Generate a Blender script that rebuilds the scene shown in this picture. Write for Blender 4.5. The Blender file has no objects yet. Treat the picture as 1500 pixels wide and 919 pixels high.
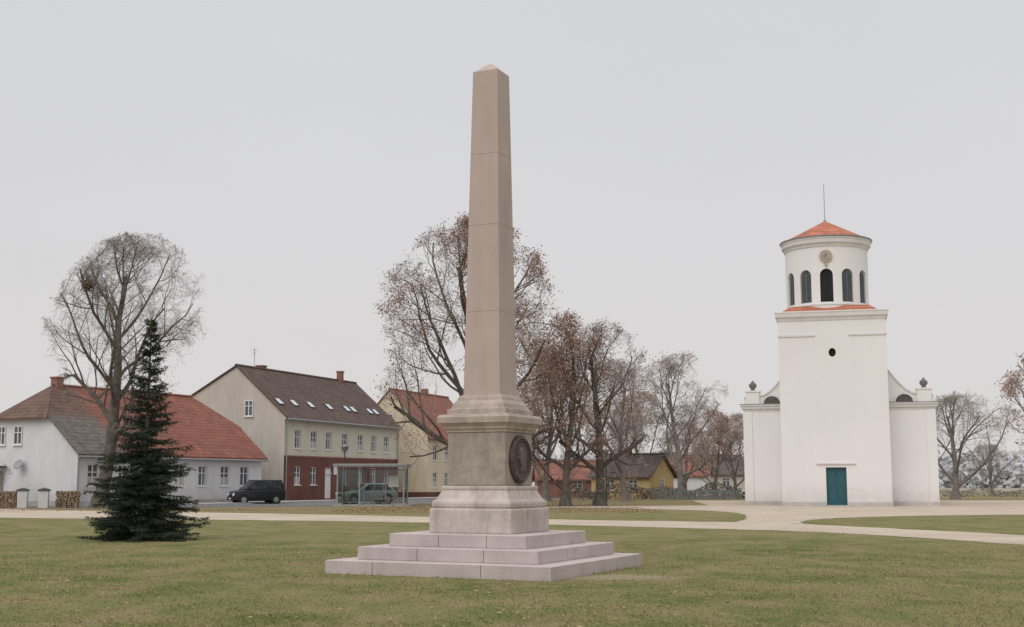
import bpy, bmesh, math, random
import numpy as np
from mathutils import Vector, Matrix, noise
R=math.radians
scene=bpy.context.scene
scene.view_settings.view_transform='Standard'
scene.view_settings.look='None'
scene.view_settings.exposure=0
COL=scene.collection

# ------------------------------------------------------------------ materials
def newmat(name):
    m=bpy.data.materials.new(name); m.use_nodes=True
    nt=m.node_tree; b=nt.nodes['Principled BSDF']
    return m,nt,b
def mixrgb(nt,fac,a,b,mode='MIX'):
    n=nt.nodes.new('ShaderNodeMix'); n.data_type='RGBA'; n.blend_type=mode
    for sock,v in ((n.inputs[0],fac),(n.inputs[6],a),(n.inputs[7],b)):
        if hasattr(v,'links'): nt.links.new(v,sock)
        elif isinstance(v,(int,float)): sock.default_value=v
        else: sock.default_value=(*v,1)
    return n.outputs[2]
def noise_n(nt,vec,scale,detail=5,rough=.55):
    n=nt.nodes.new('ShaderNodeTexNoise'); n.inputs['Scale'].default_value=scale
    n.inputs['Detail'].default_value=detail; n.inputs['Roughness'].default_value=rough
    nt.links.new(vec,n.inputs['Vector']); return n.outputs['Fac']
def maprange(nt,v,a,b,c=0,d=1):
    n=nt.nodes.new('ShaderNodeMapRange'); nt.links.new(v,n.inputs[0])
    for i,x in enumerate((a,b,c,d)): n.inputs[i+1].default_value=x
    return n.outputs[0]
def mapping(nt,vec,scale=(1,1,1),loc=(0,0,0)):
    n=nt.nodes.new('ShaderNodeMapping'); nt.links.new(vec,n.inputs[0])
    n.inputs['Scale'].default_value=scale; n.inputs['Location'].default_value=loc
    return n.outputs[0]
def sc(c,f): return tuple(min(1,x*f) for x in c)
def M(name,c,var=.15,scale=3,rough=.85,bump=0,bscale=40,metal=0,streak=0,c2=None,spec=.3,fine=0,foot=0,blotch=0):
    m,nt,b=newmat(name)
    tc=nt.nodes.new('ShaderNodeTexCoord').outputs['Object']
    f=maprange(nt,noise_n(nt,tc,scale),.3,.7)
    col=mixrgb(nt,f,sc(c,1-var),c2 if c2 else sc(c,1+var))
    if fine:
        f2=maprange(nt,noise_n(nt,tc,bscale,2),.35,.65)
        col=mixrgb(nt,f2,mixrgb(nt,1.0,col,(1-fine,)*3,'MULTIPLY'),col)
    if blotch:
        f4=maprange(nt,noise_n(nt,tc,5.5,8,.75),.46,.62,0,blotch)
        col=mixrgb(nt,f4,col,(.23,.20,.175))
    if streak:
        f3=maprange(nt,noise_n(nt,mapping(nt,tc,(2.2,2.2,.25)),1.6,6,.65),.45,.75)
        col=mixrgb(nt,f3,col,mixrgb(nt,1.0,col,(1-streak,1-streak*1.05,1-streak*1.15),'MULTIPLY'))
    if foot:
        sp=nt.nodes.new('ShaderNodeSeparateXYZ'); nt.links.new(tc,sp.inputs[0])
        a=nt.nodes.new('ShaderNodeMath'); a.operation='MULTIPLY_ADD'; nt.links.new(noise_n(nt,tc,1.5,6),a.inputs[0]); a.inputs[1].default_value=2.2; nt.links.new(sp.outputs[2],a.inputs[2])
        col=mixrgb(nt,maprange(nt,a.outputs[0],.9,2.6,foot,0),col,(.40,.37,.32))
    nt.links.new(col,b.inputs['Base Color'])
    b.inputs['Roughness'].default_value=rough; b.inputs['Metallic'].default_value=metal
    b.inputs['Specular IOR Level'].default_value=spec
    if bump:
        bn=nt.nodes.new('ShaderNodeBump'); bn.inputs['Strength'].default_value=bump; bn.inputs['Distance'].default_value=.02
        nt.links.new(noise_n(nt,tc,bscale,4),bn.inputs['Height']); nt.links.new(bn.outputs[0],b.inputs['Normal'])
    return m
def tile_mat(name,c,moss=None,mossx=None):
    m,nt,b=newmat(name)
    tc=nt.nodes.new('ShaderNodeTexCoord').outputs['Object']
    sp=nt.nodes.new('ShaderNodeSeparateXYZ'); nt.links.new(tc,sp.inputs[0])
    ad=nt.nodes.new('ShaderNodeMath'); nt.links.new(sp.outputs[0],ad.inputs[0]); nt.links.new(sp.outputs[1],ad.inputs[1]); ad.operation='ADD'
    cb=nt.nodes.new('ShaderNodeCombineXYZ'); nt.links.new(ad.outputs[0],cb.inputs[0]); nt.links.new(sp.outputs[2],cb.inputs[1])
    br=nt.nodes.new('ShaderNodeTexBrick'); nt.links.new(cb.outputs[0],br.inputs['Vector'])
    br.inputs['Scale'].default_value=1; br.inputs['Brick Width'].default_value=.22; br.inputs['Row Height'].default_value=.24
    br.inputs['Mortar Size'].default_value=.018
    br.inputs['Color1'].default_value=(*sc(c,.82),1); br.inputs['Color2'].default_value=(*sc(c,1.2),1); br.inputs['Mortar'].default_value=(*sc(c,.45),1)
    f=maprange(nt,noise_n(nt,tc,.9,6,.65),.40,.70)
    col=mixrgb(nt,f,br.outputs['Color'],sc(c,.6))
    f=maprange(nt,noise_n(nt,mapping(nt,tc,(1.3,.4,.4)),1.1,6,.65),.5,.8,0,.45)
    col=mixrgb(nt,f,col,(.13,.105,.085))
    if moss:
        n1=noise_n(nt,tc,1.2,4)
        a2=nt.nodes.new('ShaderNodeMath'); a2.operation='MULTIPLY_ADD'; nt.links.new(n1,a2.inputs[0]); a2.inputs[1].default_value=2.0; nt.links.new(sp.outputs[0],a2.inputs[2])
        f2=maprange(nt,a2.outputs[0],mossx-.3,mossx+.9)
        hipf=maprange(nt,sp.outputs[1],2.2,3.0)
        grey=mixrgb(nt,maprange(nt,noise_n(nt,tc,2.3,6),.4,.6),moss,sc(moss,1.45))
        brn=mixrgb(nt,maprange(nt,noise_n(nt,tc,1.3,6),.4,.6),(.14,.095,.08),(.20,.12,.095))
        g2=mixrgb(nt,hipf,grey,brn)
        g2=mixrgb(nt,br.outputs['Fac'],g2,mixrgb(nt,1.0,g2,(.6,.6,.6),'MULTIPLY'))
        col=mixrgb(nt,f2,g2,col)
    nt.links.new(col,b.inputs['Base Color']); b.inputs['Roughness'].default_value=.85; b.inputs['Specular IOR Level'].default_value=.2
    bn=nt.nodes.new('ShaderNodeBump'); bn.inputs['Strength'].default_value=.5; bn.inputs['Distance'].default_value=.03
    nt.links.new(br.outputs['Fac'],bn.inputs['Height']); bn.invert=True; nt.links.new(bn.outputs[0],b.inputs['Normal'])
    return m
def brick_mat(name,c):
    m,nt,b=newmat(name)
    tc=nt.nodes.new('ShaderNodeTexCoord').outputs['Object']
    sp=nt.nodes.new('ShaderNodeSeparateXYZ'); nt.links.new(tc,sp.inputs[0])
    ad=nt.nodes.new('ShaderNodeMath'); nt.links.new(sp.outputs[0],ad.inputs[0]); nt.links.new(sp.outputs[1],ad.inputs[1])
    cb=nt.nodes.new('ShaderNodeCombineXYZ'); nt.links.new(ad.outputs[0],cb.inputs[0]); nt.links.new(sp.outputs[2],cb.inputs[1])
    br=nt.nodes.new('ShaderNodeTexBrick'); nt.links.new(cb.outputs[0],br.inputs['Vector'])
    br.inputs['Scale'].default_value=1; br.inputs['Brick Width'].default_value=.25; br.inputs['Row Height'].default_value=.08
    br.inputs['Mortar Size'].default_value=.008
    br.inputs['Color1'].default_value=(*sc(c,.8),1); br.inputs['Color2'].default_value=(*sc(c,1.2),1); br.inputs['Mortar'].default_value=(*sc(c,1.3),1)
    col=mixrgb(nt,maprange(nt,noise_n(nt,tc,.7,5),.4,.7),br.outputs['Color'],sc(c,.75))
    nt.links.new(col,b.inputs['Base Color']); b.inputs['Roughness'].default_value=.85
    return m
def glass_thin(name,tint,alpha):
    m=bpy.data.materials.new(name); m.use_nodes=True; nt=m.node_tree; nt.nodes.clear()
    o=nt.nodes.new('ShaderNodeOutputMaterial'); mx=nt.nodes.new('ShaderNodeMixShader')
    t=nt.nodes.new('ShaderNodeBsdfTransparent'); g=nt.nodes.new('ShaderNodeBsdfGlossy')
    t.inputs[0].default_value=(*tint,1); g.inputs['Roughness'].default_value=.05
    g.inputs['Color'].default_value=(.8,.82,.82,1)
    mx.inputs[0].default_value=alpha
    nt.links.new(t.outputs[0],mx.inputs[1]); nt.links.new(g.outputs[0],mx.inputs[2]); nt.links.new(mx.outputs[0],o.inputs[0])
    return m

granite=M('granite_shaft',(.51,.405,.36),.07,1.1,.8,.2,60,streak=.11,fine=.10)
granite_step=M('granite_step',(.53,.455,.44),.12,1.4,.8,.3,50,streak=.14,fine=.12,blotch=.12)
granite_base=M('granite_base',(.58,.505,.465),.15,1.6,.8,.3,45,streak=.30,fine=.1,blotch=.22)
sandst=M('weathered_die',(.40,.34,.29),.14,2.0,.9,.3,40,streak=.24,fine=.12,blotch=.55)
cornst=M('cornice_stone',(.47,.39,.34),.16,2.5,.85,.25,45,streak=.25,fine=.1,blotch=.3)
joint=M('stone_joint',(.36,.28,.24),.1)
bronze=M('bronze',(.085,.062,.055),.4,6,.5,.4,30,metal=.4)
bronze2=M('bronze_relief',(.13,.095,.08),.3,9,.45,.3,30,metal=.4)
plaster=M('church_plaster',(.79,.77,.757),.03,.25,.95,.12,10,streak=.025,foot=.4)
plaster_trim=M('church_trim',(.71,.685,.665),.05,1,.9,.1,20,streak=.10)
plinth_m=M('church_plinth',(.50,.47,.44),.15,1.2,.9,.2,20)
redtile=tile_mat('church_tiles',(.56,.21,.13))
louvre=M('louvre',(.14,.16,.17),.2,5,.6)
doorteal=M('door_teal',(.03,.105,.13),.15,4,.5)
darkm=M('dark_void',(.025,.025,.027),.1)
lunm=M('lunette_glass',(.12,.10,.09),.3,4)
urnm=M('urn_stone',(.17,.15,.14),.2,6,.9)
gold=M('gilded',(.50,.41,.29),.15,6,.5,metal=.2)
clockd=M('clock_face',(.33,.30,.26),.1,6,.7)
metal_d=M('metal_dark',(.06,.065,.07),.1,6,.5,metal=.3)
white_wall=M('white_render',(.66,.66,.68),.06,.6,.95,.1,15,streak=.08,foot=.5)
beige_wall=M('beige_render',(.62,.57,.48),.06,.5,.95,.1,15,streak=.10)
gable_wall=M('beige_gable_render',(.53,.485,.43),.08,.5,.95,.15,15,streak=.14)
yellow_wall=M('yellow_render',(.67,.575,.43),.06,.6,.95,.1,15,streak=.14)
ochre_wall=M('ochre_render',(.55,.40,.19),.06,.6,.95,.1,15,streak=.14)
brick=brick_mat('red_brick',(.155,.058,.047))
brick2=brick_mat('chimney_brick',(.26,.125,.095))
brick3=brick_mat('barn_brick',(.26,.13,.10))
roofA=tile_mat('roof_red_mossy',(.33,.135,.10),(.15,.135,.12),4.6)
roofB=tile_mat('roof_brown',(.15,.105,.09))
roofC=tile_mat('roof_red',(.33,.145,.11))
roofD=tile_mat('roof_dark',(.15,.12,.11))
wframe=M('window_frame_white',(.72,.72,.72),.04,3,.6)
wglass=M('window_glass',(.08,.09,.10),.5,2,.08,spec=.6)
curtain=M('curtain',(.45,.45,.43),.15,4,.9)
skyglass=M('roof_window_glass',(.6,.65,.68),.1,2,.1,spec=.6)
zinc=M('zinc',(.30,.31,.32),.1,4,.5,metal=.3)
bark=M('bark',(.095,.08,.07),.3,3,.95,.5,12,c2=(.15,.13,.11))
bark_hazed=M('bark_hazed',(.20,.175,.16),.25,3,.95,.3,12)  # bark for distant trees, lightened to paint in the haze
twig=M('twig',(.25,.21,.185),.2,1,.95)
twig_hazed=M('twig_hazed',(.36,.32,.295),.15,1,.95)  # distant twigs, haze put into the paler base colour
leafr=M('rust_leaf',(.34,.195,.145),.3,.9,.9,c2=(.47,.32,.255))
leafr2=M('rust_leaf_dark',(.29,.15,.11),.3,.9,.9,c2=(.42,.26,.20))
leaf_hazed=M('rust_leaf_hazed',(.39,.28,.23),.25,.6,.9)  # rust leaves on distant trees, paled in colour for haze
needle=M('needles',(.026,.038,.027),.4,2.5,.85,c2=(.056,.07,.048),spec=.15)
leaf_ground=M('fallen_leaf',(.24,.14,.07),.4,3,.9,c2=(.44,.29,.16))
nestm=M('nest_twigs',(.14,.085,.06),.3,4,.95)
paint_dark=M('car_paint_dark',(.010,.011,.016),.1,3,.3,spec=.5)
paint_silver=M('car_paint_silver',(.27,.31,.33),.05,3,.3,metal=.2)
carglass=M('car_glass',(.02,.024,.028),.2,3,.06,spec=.7)
rubber=M('rubber',(.02,.02,.02),.1,6,.8)
rimm=M('rim',(.35,.35,.36),.1,6,.35,metal=.7)
lampw=M('headlight_glass',(.85,.88,.9),.1,5,.15,spec=.7)
redl=M('taillight',(.35,.02,.02),.1,5,.3)
concrete=M('concrete',(.42,.41,.39),.12,2,.9,.2,20)
wood=M('firewood',(.20,.13,.085),.4,7,.9,c2=(.36,.26,.18))
woodd=M('weathered_wood',(.22,.19,.16),.2,4,.9)
sglass=glass_thin('shelter_glass',(.77,.80,.79),.05)
bluefence=M('fence_paint',(.20,.215,.22),.15,4,.9)
hedgem=M('hedge_twigs',(.22,.19,.155),.35,1.5,.95)
hazem=M('treeline_haze_tint',(.54,.53,.54),.08,.02,1,spec=0)  # mist is painted into this pale grey; no volume in the scene

# ------------------------------------------------------------------ mesh builder
class MB:
    def __init__(s): s.v=[]; s.f=[]; s.mi=[]
    def add(s,vs,fs,m=0):
        o=len(s.v); s.v+= [tuple(x) for x in vs]
        for f in fs: s.f.append(tuple(i+o for i in f)); s.mi.append(m)
        return s
    def box(s,x0,x1,y0,y1,z0,z1,m=0):
        return s.add([(x0,y0,z0),(x1,y0,z0),(x1,y1,z0),(x0,y1,z0),(x0,y0,z1),(x1,y0,z1),(x1,y1,z1),(x0,y1,z1)],
          [(0,3,2,1),(4,5,6,7),(0,1,5,4),(1,2,6,5),(2,3,7,6),(3,0,4,7)],m)
    def stack(s,prof,m=0,cx=0,cy=0,cap=True):
        vs=[];fs=[]
        for z,a in prof: vs+=[(cx-a,cy-a,z),(cx+a,cy-a,z),(cx+a,cy+a,z),(cx-a,cy+a,z)]
        n=len(prof)
        for i in range(n-1):
            for k in range(4):
                a=i*4+k;b=i*4+(k+1)%4; fs.append((a,b,b+4,a+4))
        if cap: fs.append((3,2,1,0)); t=(n-1)*4; fs.append((t,t+1,t+2,t+3))
        return s.add(vs,fs,m)
    def lathe(s,prof,n=32,m=0,cx=0,cy=0,cap=True):
        vs=[];fs=[]
        for z,r in prof:
            for k in range(n):
                a=2*math.pi*k/n; vs.append((cx+r*math.cos(a),cy+r*math.sin(a),z))
        for i in range(len(prof)-1):
            for k in range(n):
                a=i*n+k;b=i*n+(k+1)%n; fs.append((a,b,b+n,a+n))
        if cap: fs.append(tuple(reversed(range(n)))); t=(len(prof)-1)*n; fs.append(tuple(range(t,t+n)))
        return s.add(vs,fs,m)
    def cyl(s,p0,p1,r0,r1=None,n=8,m=0):
        r1=r0 if r1 is None else r1
        p0=Vector(p0);p1=Vector(p1);d=(p1-p0).normalized()
        u=d.orthogonal().normalized(); w=d.cross(u); vs=[]
        for p,r in((p0,r0),(p1,r1)):
            for k in range(n):
                a=2*math.pi*k/n; vs.append(p+u*(r*math.cos(a))+w*(r*math.sin(a)))
        fs=[(k,(k+1)%n,(k+1)%n+n,k+n) for k in range(n)]+[tuple(reversed(range(n))),tuple(range(n,2*n))]
        return s.add(vs,fs,m)
    def ext_y(s,prof,y0,y1,m=0):
        n=len(prof); vs=[(x,y0,z) for x,z in prof]+[(x,y1,z) for x,z in prof]
        fs=[tuple(range(n)),tuple(reversed(range(n,2*n)))]+[((i+1)%n,i,i+n,(i+1)%n+n) for i in range(n)]
        return s.add(vs,fs,m)
    def wall(s,x0,x1,z0,z1,ops,y,depth=.22,m=0):
        xs=sorted({x0,x1}|{o[0]-o[2]/2 for o in ops}|{o[0]+o[2]/2 for o in ops})
        zs=sorted({z0,z1}|{o[1] for o in ops if o[1]>z0}|{o[1]+o[3] for o in ops})
        for i in range(len(xs)-1):
            for j in range(len(zs)-1):
                cx=(xs[i]+xs[i+1])/2; cz=(zs[j]+zs[j+1])/2
                if any(abs(cx-o[0])<o[2]/2 and o[1]<cz<o[1]+o[3] for o in ops): continue
                s.add([(xs[i],y,zs[j]),(xs[i+1],y,zs[j]),(xs[i+1],y,zs[j+1]),(xs[i],y,zs[j+1])],[(0,1,2,3)],m)
        for cx,zb,w,h in ops:
            a,b,c,d=cx-w/2,cx+w/2,zb,zb+h; e=y+depth
            s.add([(a,y,c),(b,y,c),(b,y,d),(a,y,d),(a,e,c),(b,e,c),(b,e,d),(a,e,d)],[(0,4,5,1),(1,5,6,2),(2,6,7,3),(3,7,4,0)],m)
        return s
    def mesh(s,name,mats,smooth=False,fix=True):
        me=bpy.data.meshes.new(name); me.from_pydata(s.v,[],s.f)
        for m in mats: me.materials.append(m)
        me.polygons.foreach_set('material_index',s.mi)
        if fix:
            bm=bmesh.new(); bm.from_mesh(me); bmesh.ops.recalc_face_normals(bm,faces=bm.faces); bm.to_mesh(me); bm.free()
        if smooth:
            me.polygons.foreach_set('use_smooth',[True]*len(me.polygons))
        me.update(); return me
def link(o): COL.objects.link(o); return o
def thing(name,label,cat,loc=(0,0,0),rz=0,mesh=None,group=None,scale=None):
    o=link(bpy.data.objects.new(name,mesh)); o.location=loc; o.rotation_euler=(0,0,rz)
    if mesh is None: o.empty_display_size=.3
    if scale: o.scale=scale
    o['label']=label; o['category']=cat
    if group: o['group']=group
    return o
def part(parent,name,mb,mats,bevel=0,smooth=False,loc=(0,0,0),rot=(0,0,0),fix=True,seg=2):
    me=mb if isinstance(mb,bpy.types.Mesh) else mb.mesh(name,mats,smooth,fix)
    o=link(bpy.data.objects.new(name,me)); o.parent=parent; o.location=loc; o.rotation_euler=rot
    if bevel:
        b=o.modifiers.new('bevel','BEVEL'); b.width=bevel; b.segments=seg; b.limit_method='ANGLE'; b.angle_limit=R(35)
    return o
def boolcut(o,mb):
    cm=mb.mesh('cut',[]); c=link(bpy.data.objects.new('cut',cm)); c.parent=o.parent
    md=o.modifiers.new('b','BOOLEAN'); md.operation='DIFFERENCE'; md.object=c; md.solver='EXACT'
    bpy.context.view_layer.update()
    dg=bpy.context.evaluated_depsgraph_get()
    me=bpy.data.meshes.new_from_object(o.evaluated_get(dg)); o.modifiers.clear(); o.data=me
    bpy.data.objects.remove(c); bpy.data.meshes.remove(cm)
def struct(name,mesh,**k):
    o=link(bpy.data.objects.new(name,mesh)); o['kind']='structure'
    o['label']=k.get('label',name.replace('_',' ')); o['category']=k.get('cat',name.replace('_',' '))
    return o

# ------------------------------------------------------------------ camera / light
cam=bpy.data.cameras.new('camera'); cam.sensor_width=36; cam.lens=44.4; cam.clip_end=6000
co=link(bpy.data.objects.new('camera',cam)); co.location=(0,0,1.6); co.rotation_euler=(R(90+7.59),0,0); scene.camera=co
w=bpy.data.worlds.new('World'); scene.world=w; w.use_nodes=True; nt=w.node_tree
bg=nt.nodes['Background']; bg.inputs[1].default_value=1.0
sky=nt.nodes.new('ShaderNodeTexSky'); sky.sky_type='NISHITA'; sky.sun_disc=False; sky.sun_elevation=R(42); sky.sun_rotation=R(215); sky.dust_density=4
hs=nt.nodes.new('ShaderNodeHueSaturation'); hs.inputs['Saturation'].default_value=.12; hs.inputs['Value'].default_value=.08
nt.links.new(sky.outputs[0],hs.inputs['Color'])
tc=nt.nodes.new('ShaderNodeTexCoord').outputs['Generated']
sp=nt.nodes.new('ShaderNodeSeparateXYZ'); nt.links.new(tc,sp.inputs[0])
cr=nt.nodes.new('ShaderNodeValToRGB'); nt.links.new(sp.outputs[2],cr.inputs[0])
e=cr.color_ramp.elements
e[0].position=0; e[0].color=(.74,.715,.71,1); e[1].position=1; e[1].color=(1.5,1.5,1.53,1)
x=e.new(.12); x.color=(.72,.705,.71,1); x=e.new(.25); x.color=(.695,.695,.715,1); x=e.new(.42); x.color=(.68,.685,.71,1)
cl=maprange(nt,noise_n(nt,mapping(nt,tc,(1,1,2.5)),1.6,4),.3,.7,.975,1.025)
gcol=mixrgb(nt,1.0,cr.outputs[0],cl,'MULTIPLY')
col=mixrgb(nt,.93,hs.outputs[0],gcol)
nt.links.new(col,bg.inputs[0])
sun=bpy.data.lights.new('sun','SUN'); sun.energy=1.0; sun.angle=R(50); sun.color=(1,.965,.94)
so=link(bpy.data.objects.new('sun',sun)); az=R(215); el=R(42)
sv=Vector((math.sin(az)*math.cos(el),math.cos(az)*math.cos(el),math.sin(el)))
so.rotation_euler=sv.to_track_quat('Z','Y').to_euler(); so.location=sv*200

# ------------------------------------------------------------------ ground
OBC=(-.405,23.72); OROT=R(-25.4)
def lawn_colour(nt,tc,g1,g2,g3):
    n1=maprange(nt,noise_n(nt,tc,.22,6,.6),.40,.60); n2=maprange(nt,noise_n(nt,mapping(nt,tc,(1,.6,1)),.9,7,.72),.40,.60,0,.85)
    c=mixrgb(nt,n1,g1,g2); return mixrgb(nt,n2,c,g3)
def ground_mat():
    m,nt,b=newmat('lawn'); tc=nt.nodes.new('ShaderNodeTexCoord').outputs['Object']
    c=lawn_colour(nt,tc,(.135,.155,.048),(.20,.20,.078),(.285,.23,.125))
    n3=maprange(nt,noise_n(nt,tc,14,5,.75),.35,.7)
    c=mixrgb(nt,n3,mixrgb(nt,1.0,c,(.70,.72,.66),'MULTIPLY'),c)
    sp=nt.nodes.new('ShaderNodeSeparateXYZ'); nt.links.new(tc,sp.inputs[0])
    far=maprange(nt,sp.outputs[1],56,76); ff=nt.nodes.new('ShaderNodeMath'); ff.operation='MULTIPLY'; nt.links.new(far,ff.inputs[0]); ff.inputs[1].default_value=.65
    c=mixrgb(nt,ff.outputs[0],c,mixrgb(nt,maprange(nt,noise_n(nt,tc,.25,5),.4,.6),(.22,.195,.10),(.28,.20,.12)))
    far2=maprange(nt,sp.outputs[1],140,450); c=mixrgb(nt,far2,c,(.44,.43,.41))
    vm=mapping(nt,tc,(1/1.25,1/.75,1),(-1.75/1.25,-21.75/.75,0))
    ln=nt.nodes.new('ShaderNodeVectorMath'); ln.operation='LENGTH'; nt.links.new(vm,ln.inputs[0])
    a=nt.nodes.new('ShaderNodeMath'); a.operation='MULTIPLY_ADD'; nt.links.new(noise_n(nt,tc,2.5,5),a.inputs[0]); a.inputs[1].default_value=.9; nt.links.new(ln.outputs['Value'],a.inputs[2])
    c=mixrgb(nt,maprange(nt,a.outputs[0],1.1,1.6,1,0),c,mixrgb(nt,n3,(.24,.20,.12),(.31,.26,.17)))
    nt.links.new(c,b.inputs['Base Color']); b.inputs['Roughness'].default_value=.95; b.inputs['Specular IOR Level'].default_value=.1
    bn=nt.nodes.new('ShaderNodeBump'); bn.inputs['Strength'].default_value=.5; bn.inputs['Distance'].default_value=.03
    nt.links.new(noise_n(nt,tc,30,5,.7),bn.inputs['Height']); nt.links.new(bn.outputs[0],b.inputs['Normal'])
    return m
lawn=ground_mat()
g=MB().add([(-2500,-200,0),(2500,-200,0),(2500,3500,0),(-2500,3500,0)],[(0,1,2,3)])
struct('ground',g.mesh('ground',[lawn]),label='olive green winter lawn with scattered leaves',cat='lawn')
def smooth_line(pts,n=10):
    out=[]
    P=[pts[0]]+pts+[pts[-1]]
    for i in range(1,len(P)-2):
        a,b,c,d=[Vector((*q,0)) for q in P[i-1:i+3]]
        for k in range(n):
            t=k/n; p=.5*((2*b)+(c-a)*t+(2*a-5*b+4*c-d)*t*t+(3*b-a-3*c+d)*t**3); out.append((p.x,p.y))
    out.append(pts[-1]); return out
def sheet(name,pts,z,mat,jit=.10,label=None,cat=None):
    rr=random.Random(7)
    pts=[(x+rr.uniform(-jit,jit),y+rr.uniform(-jit,jit)*2) for x,y in pts]
    mb=MB().add([(x,y,z) for x,y in pts],[tuple(range(len(pts)))])
    me=mb.mesh(name,[mat]); bm=bmesh.new(); bm.from_mesh(me); bmesh.ops.triangulate(bm,faces=bm.faces)
    for f in bm.faces:
        if f.normal.z<0: f.normal_flip()
    bm.to_mesh(me); bm.free()
    return struct(name,me,label=label or name,cat=cat or name)
sand=M('sandy_gravel',(.47,.385,.30),.10,.35,.95,.2,18,fine=.08,c2=(.55,.465,.365))
asph=M('asphalt',(.16,.157,.155),.15,.8,.9,.2,25)
up=smooth_line([(-60,95),(-36.8,80),(-30.8,75.9),(-16.4,67.3),(-4.16,59.2),(3.5,53.8),(8.96,51),(10.9,49.3),(13.1,44.2),(15.6,38.4),(17.5,34),(19.5,26)])
lo=smooth_line([(-52,72),(-26.7,59.5),(-23.1,57.6),(-13.1,54.6),(-3.5,50.6),(3.05,47),(9.2,41.7),(11.3,38),(13.2,32.5),(14.5,28.2),(15.5,24)])
sheet('gravel_path',up+lo[::-1],.004,sand,label='pale sandy gravel path crossing the lawn',cat='path')
pz=smooth_line([(8.9,50.9),(9.8,54),(10.8,59),(11.6,66),(10.0,73),(4,78.5)])+[(-1,81),(5,84.0),(13.5,87),(15.5,110),(60,110),(52,74)]+smooth_line([(42,70),(34.6,67.3),(25.5,63),(18.5,60),(14.3,56.5),(12.0,52.5),(11.2,49.2)])
sheet('gravel_forecourt',pz,.008,sand,label='pale sandy gravel forecourt before the church',cat='forecourt')
rd=[(-70,79.5),(-24,78.5),(-12,84),(-4,92),(6,128),(16,170),(6,170),(-3,128),(-8,118),(-14.5,102),(-22,84.5),(-30,81.5),(-70,83)]
sheet('road',[(a,b) for a,b in rd],.012,asph,0,label='grey asphalt village street',cat='road')
pv=[(-30,81.5),(-22,84.5),(-14.5,102),(-8,118),(-3,128),(-6,130),(-16.5,104),(-26,84)]
kb=MB(); n=len(pv); kb.add([(x,y,0) for x,y in pv]+[(x,y,.12) for x,y in pv],[tuple(range(n,2*n))]+[(i,(i+1)%n,(i+1)%n+n,i+n) for i in range(n)])
struct('pavement',kb.mesh('pavement',[concrete]),label='grey slab pavement with a low kerb',cat='pavement')

rng=np.random.default_rng(3)
def grass():
    N=230000
    d=12.6+ (38-12.6)*rng.random(N)**1.3
    x=(rng.random(N)*2-1)*(.43*d+.3)
    ca,sa=math.cos(-OROT),math.sin(-OROT)
    lx=(x-OBC[0])*ca-(d-OBC[1])*sa; ly=(x-OBC[0])*sa+(d-OBC[1])*ca
    keep=~((abs(lx)<2.19)&(abs(ly)<2.19))
    so_=((x-1.75)/1.2)**2+((d-21.75)/.7)**2 + rng.random(N)*.8
    keep&=so_>.95
    cl=np.sin(x*2.1+np.sin(d*1.3))*np.sin(d*1.7+np.sin(x*1.9))
    keep&=rng.random(N)<(.72+.28*cl)
    x=x[keep]; d=d[keep]; n=len(x); lx=lx[keep]; ly=ly[keep]
    edge=np.clip((38-d)/10,.15,1)
    near=np.maximum(abs(lx),abs(ly))<2.27
    h=(.012+.022*rng.random(n))*(.85+.3*np.sin(x*1.3)*np.sin(d*.9))*edge*np.where(near,2.2,1); wd=(.003+.00022*d*rng.random(n)); a=rng.random(n)*6.283
    lean=rng.normal(0,.020,(n,2))
    V=np.zeros((n,3,3),np.float32)
    V[:,0,0]=x-np.cos(a)*wd; V[:,0,1]=d-np.sin(a)*wd
    V[:,1,0]=x+np.cos(a)*wd; V[:,1,1]=d+np.sin(a)*wd
    V[:,2,0]=x+lean[:,0]; V[:,2,1]=d+lean[:,1]; V[:,2,2]=h
    return V
def trimesh(name,V,mat):
    n=len(V); me=bpy.data.meshes.new(name); k=V.shape[1]
    me.vertices.add(n*k); me.vertices.foreach_set('co',V.reshape(-1).astype(np.float32))
    me.loops.add(n*k); me.loops.foreach_set('vertex_index',np.arange(n*k,dtype=np.int32))
    me.polygons.add(n); me.polygons.foreach_set('loop_start',np.arange(0,n*k,k,dtype=np.int32)); me.polygons.foreach_set('loop_total',np.full(n,k,dtype=np.int32))
    me.materials.append(mat); me.update(calc_edges=True); me.validate(); return me
def grass_mat():
    m,nt,b=newmat('grass_blades'); tc=nt.nodes.new('ShaderNodeTexCoord').outputs['Object']
    c=lawn_colour(nt,tc,(.155,.185,.052),(.23,.235,.09),(.325,.265,.145))
    c=mixrgb(nt,maprange(nt,noise_n(nt,tc,40,2),.38,.62),mixrgb(nt,1.0,c,(.78,.80,.74),'MULTIPLY'),c)
    nt.links.new(c,b.inputs['Base Color']); b.inputs['Roughness'].default_value=.9; b.inputs['Specular IOR Level'].default_value=.1
    return m
go=link(bpy.data.objects.new('grass',trimesh('grass',grass(),grass_mat()))); go['kind']='stuff'; go['label']='short mown winter grass blades'; go['category']='grass'
def leaves_xy(x,y,size,z=.02,up=.02):
    n=len(x); a=rng.random(n)*6.283; V=np.zeros((n,4,3),np.float32); s=size*(.6+.8*rng.random(n))
    for k,(u,v) in enumerate(((-1,0),(0,-.6),(1,0),(0,.6))):
        V[:,k,0]=x+s*(u*np.cos(a)-v*np.sin(a)); V[:,k,1]=y+s*(u*np.sin(a)+v*np.cos(a)); V[:,k,2]=z+rng.random(n)*up
    return V
N=6500; d=13+50*rng.random(N)**1.3; x=(rng.random(N)*2-1)*.45*d
cl=np.sin(x*.7+1)*np.sin(d*.45+x*.2); k_=rng.random(N)<.45+.55*cl; x=x[k_]; d=d[k_]
V1=leaves_xy(x,d,.032,.022)
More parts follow.
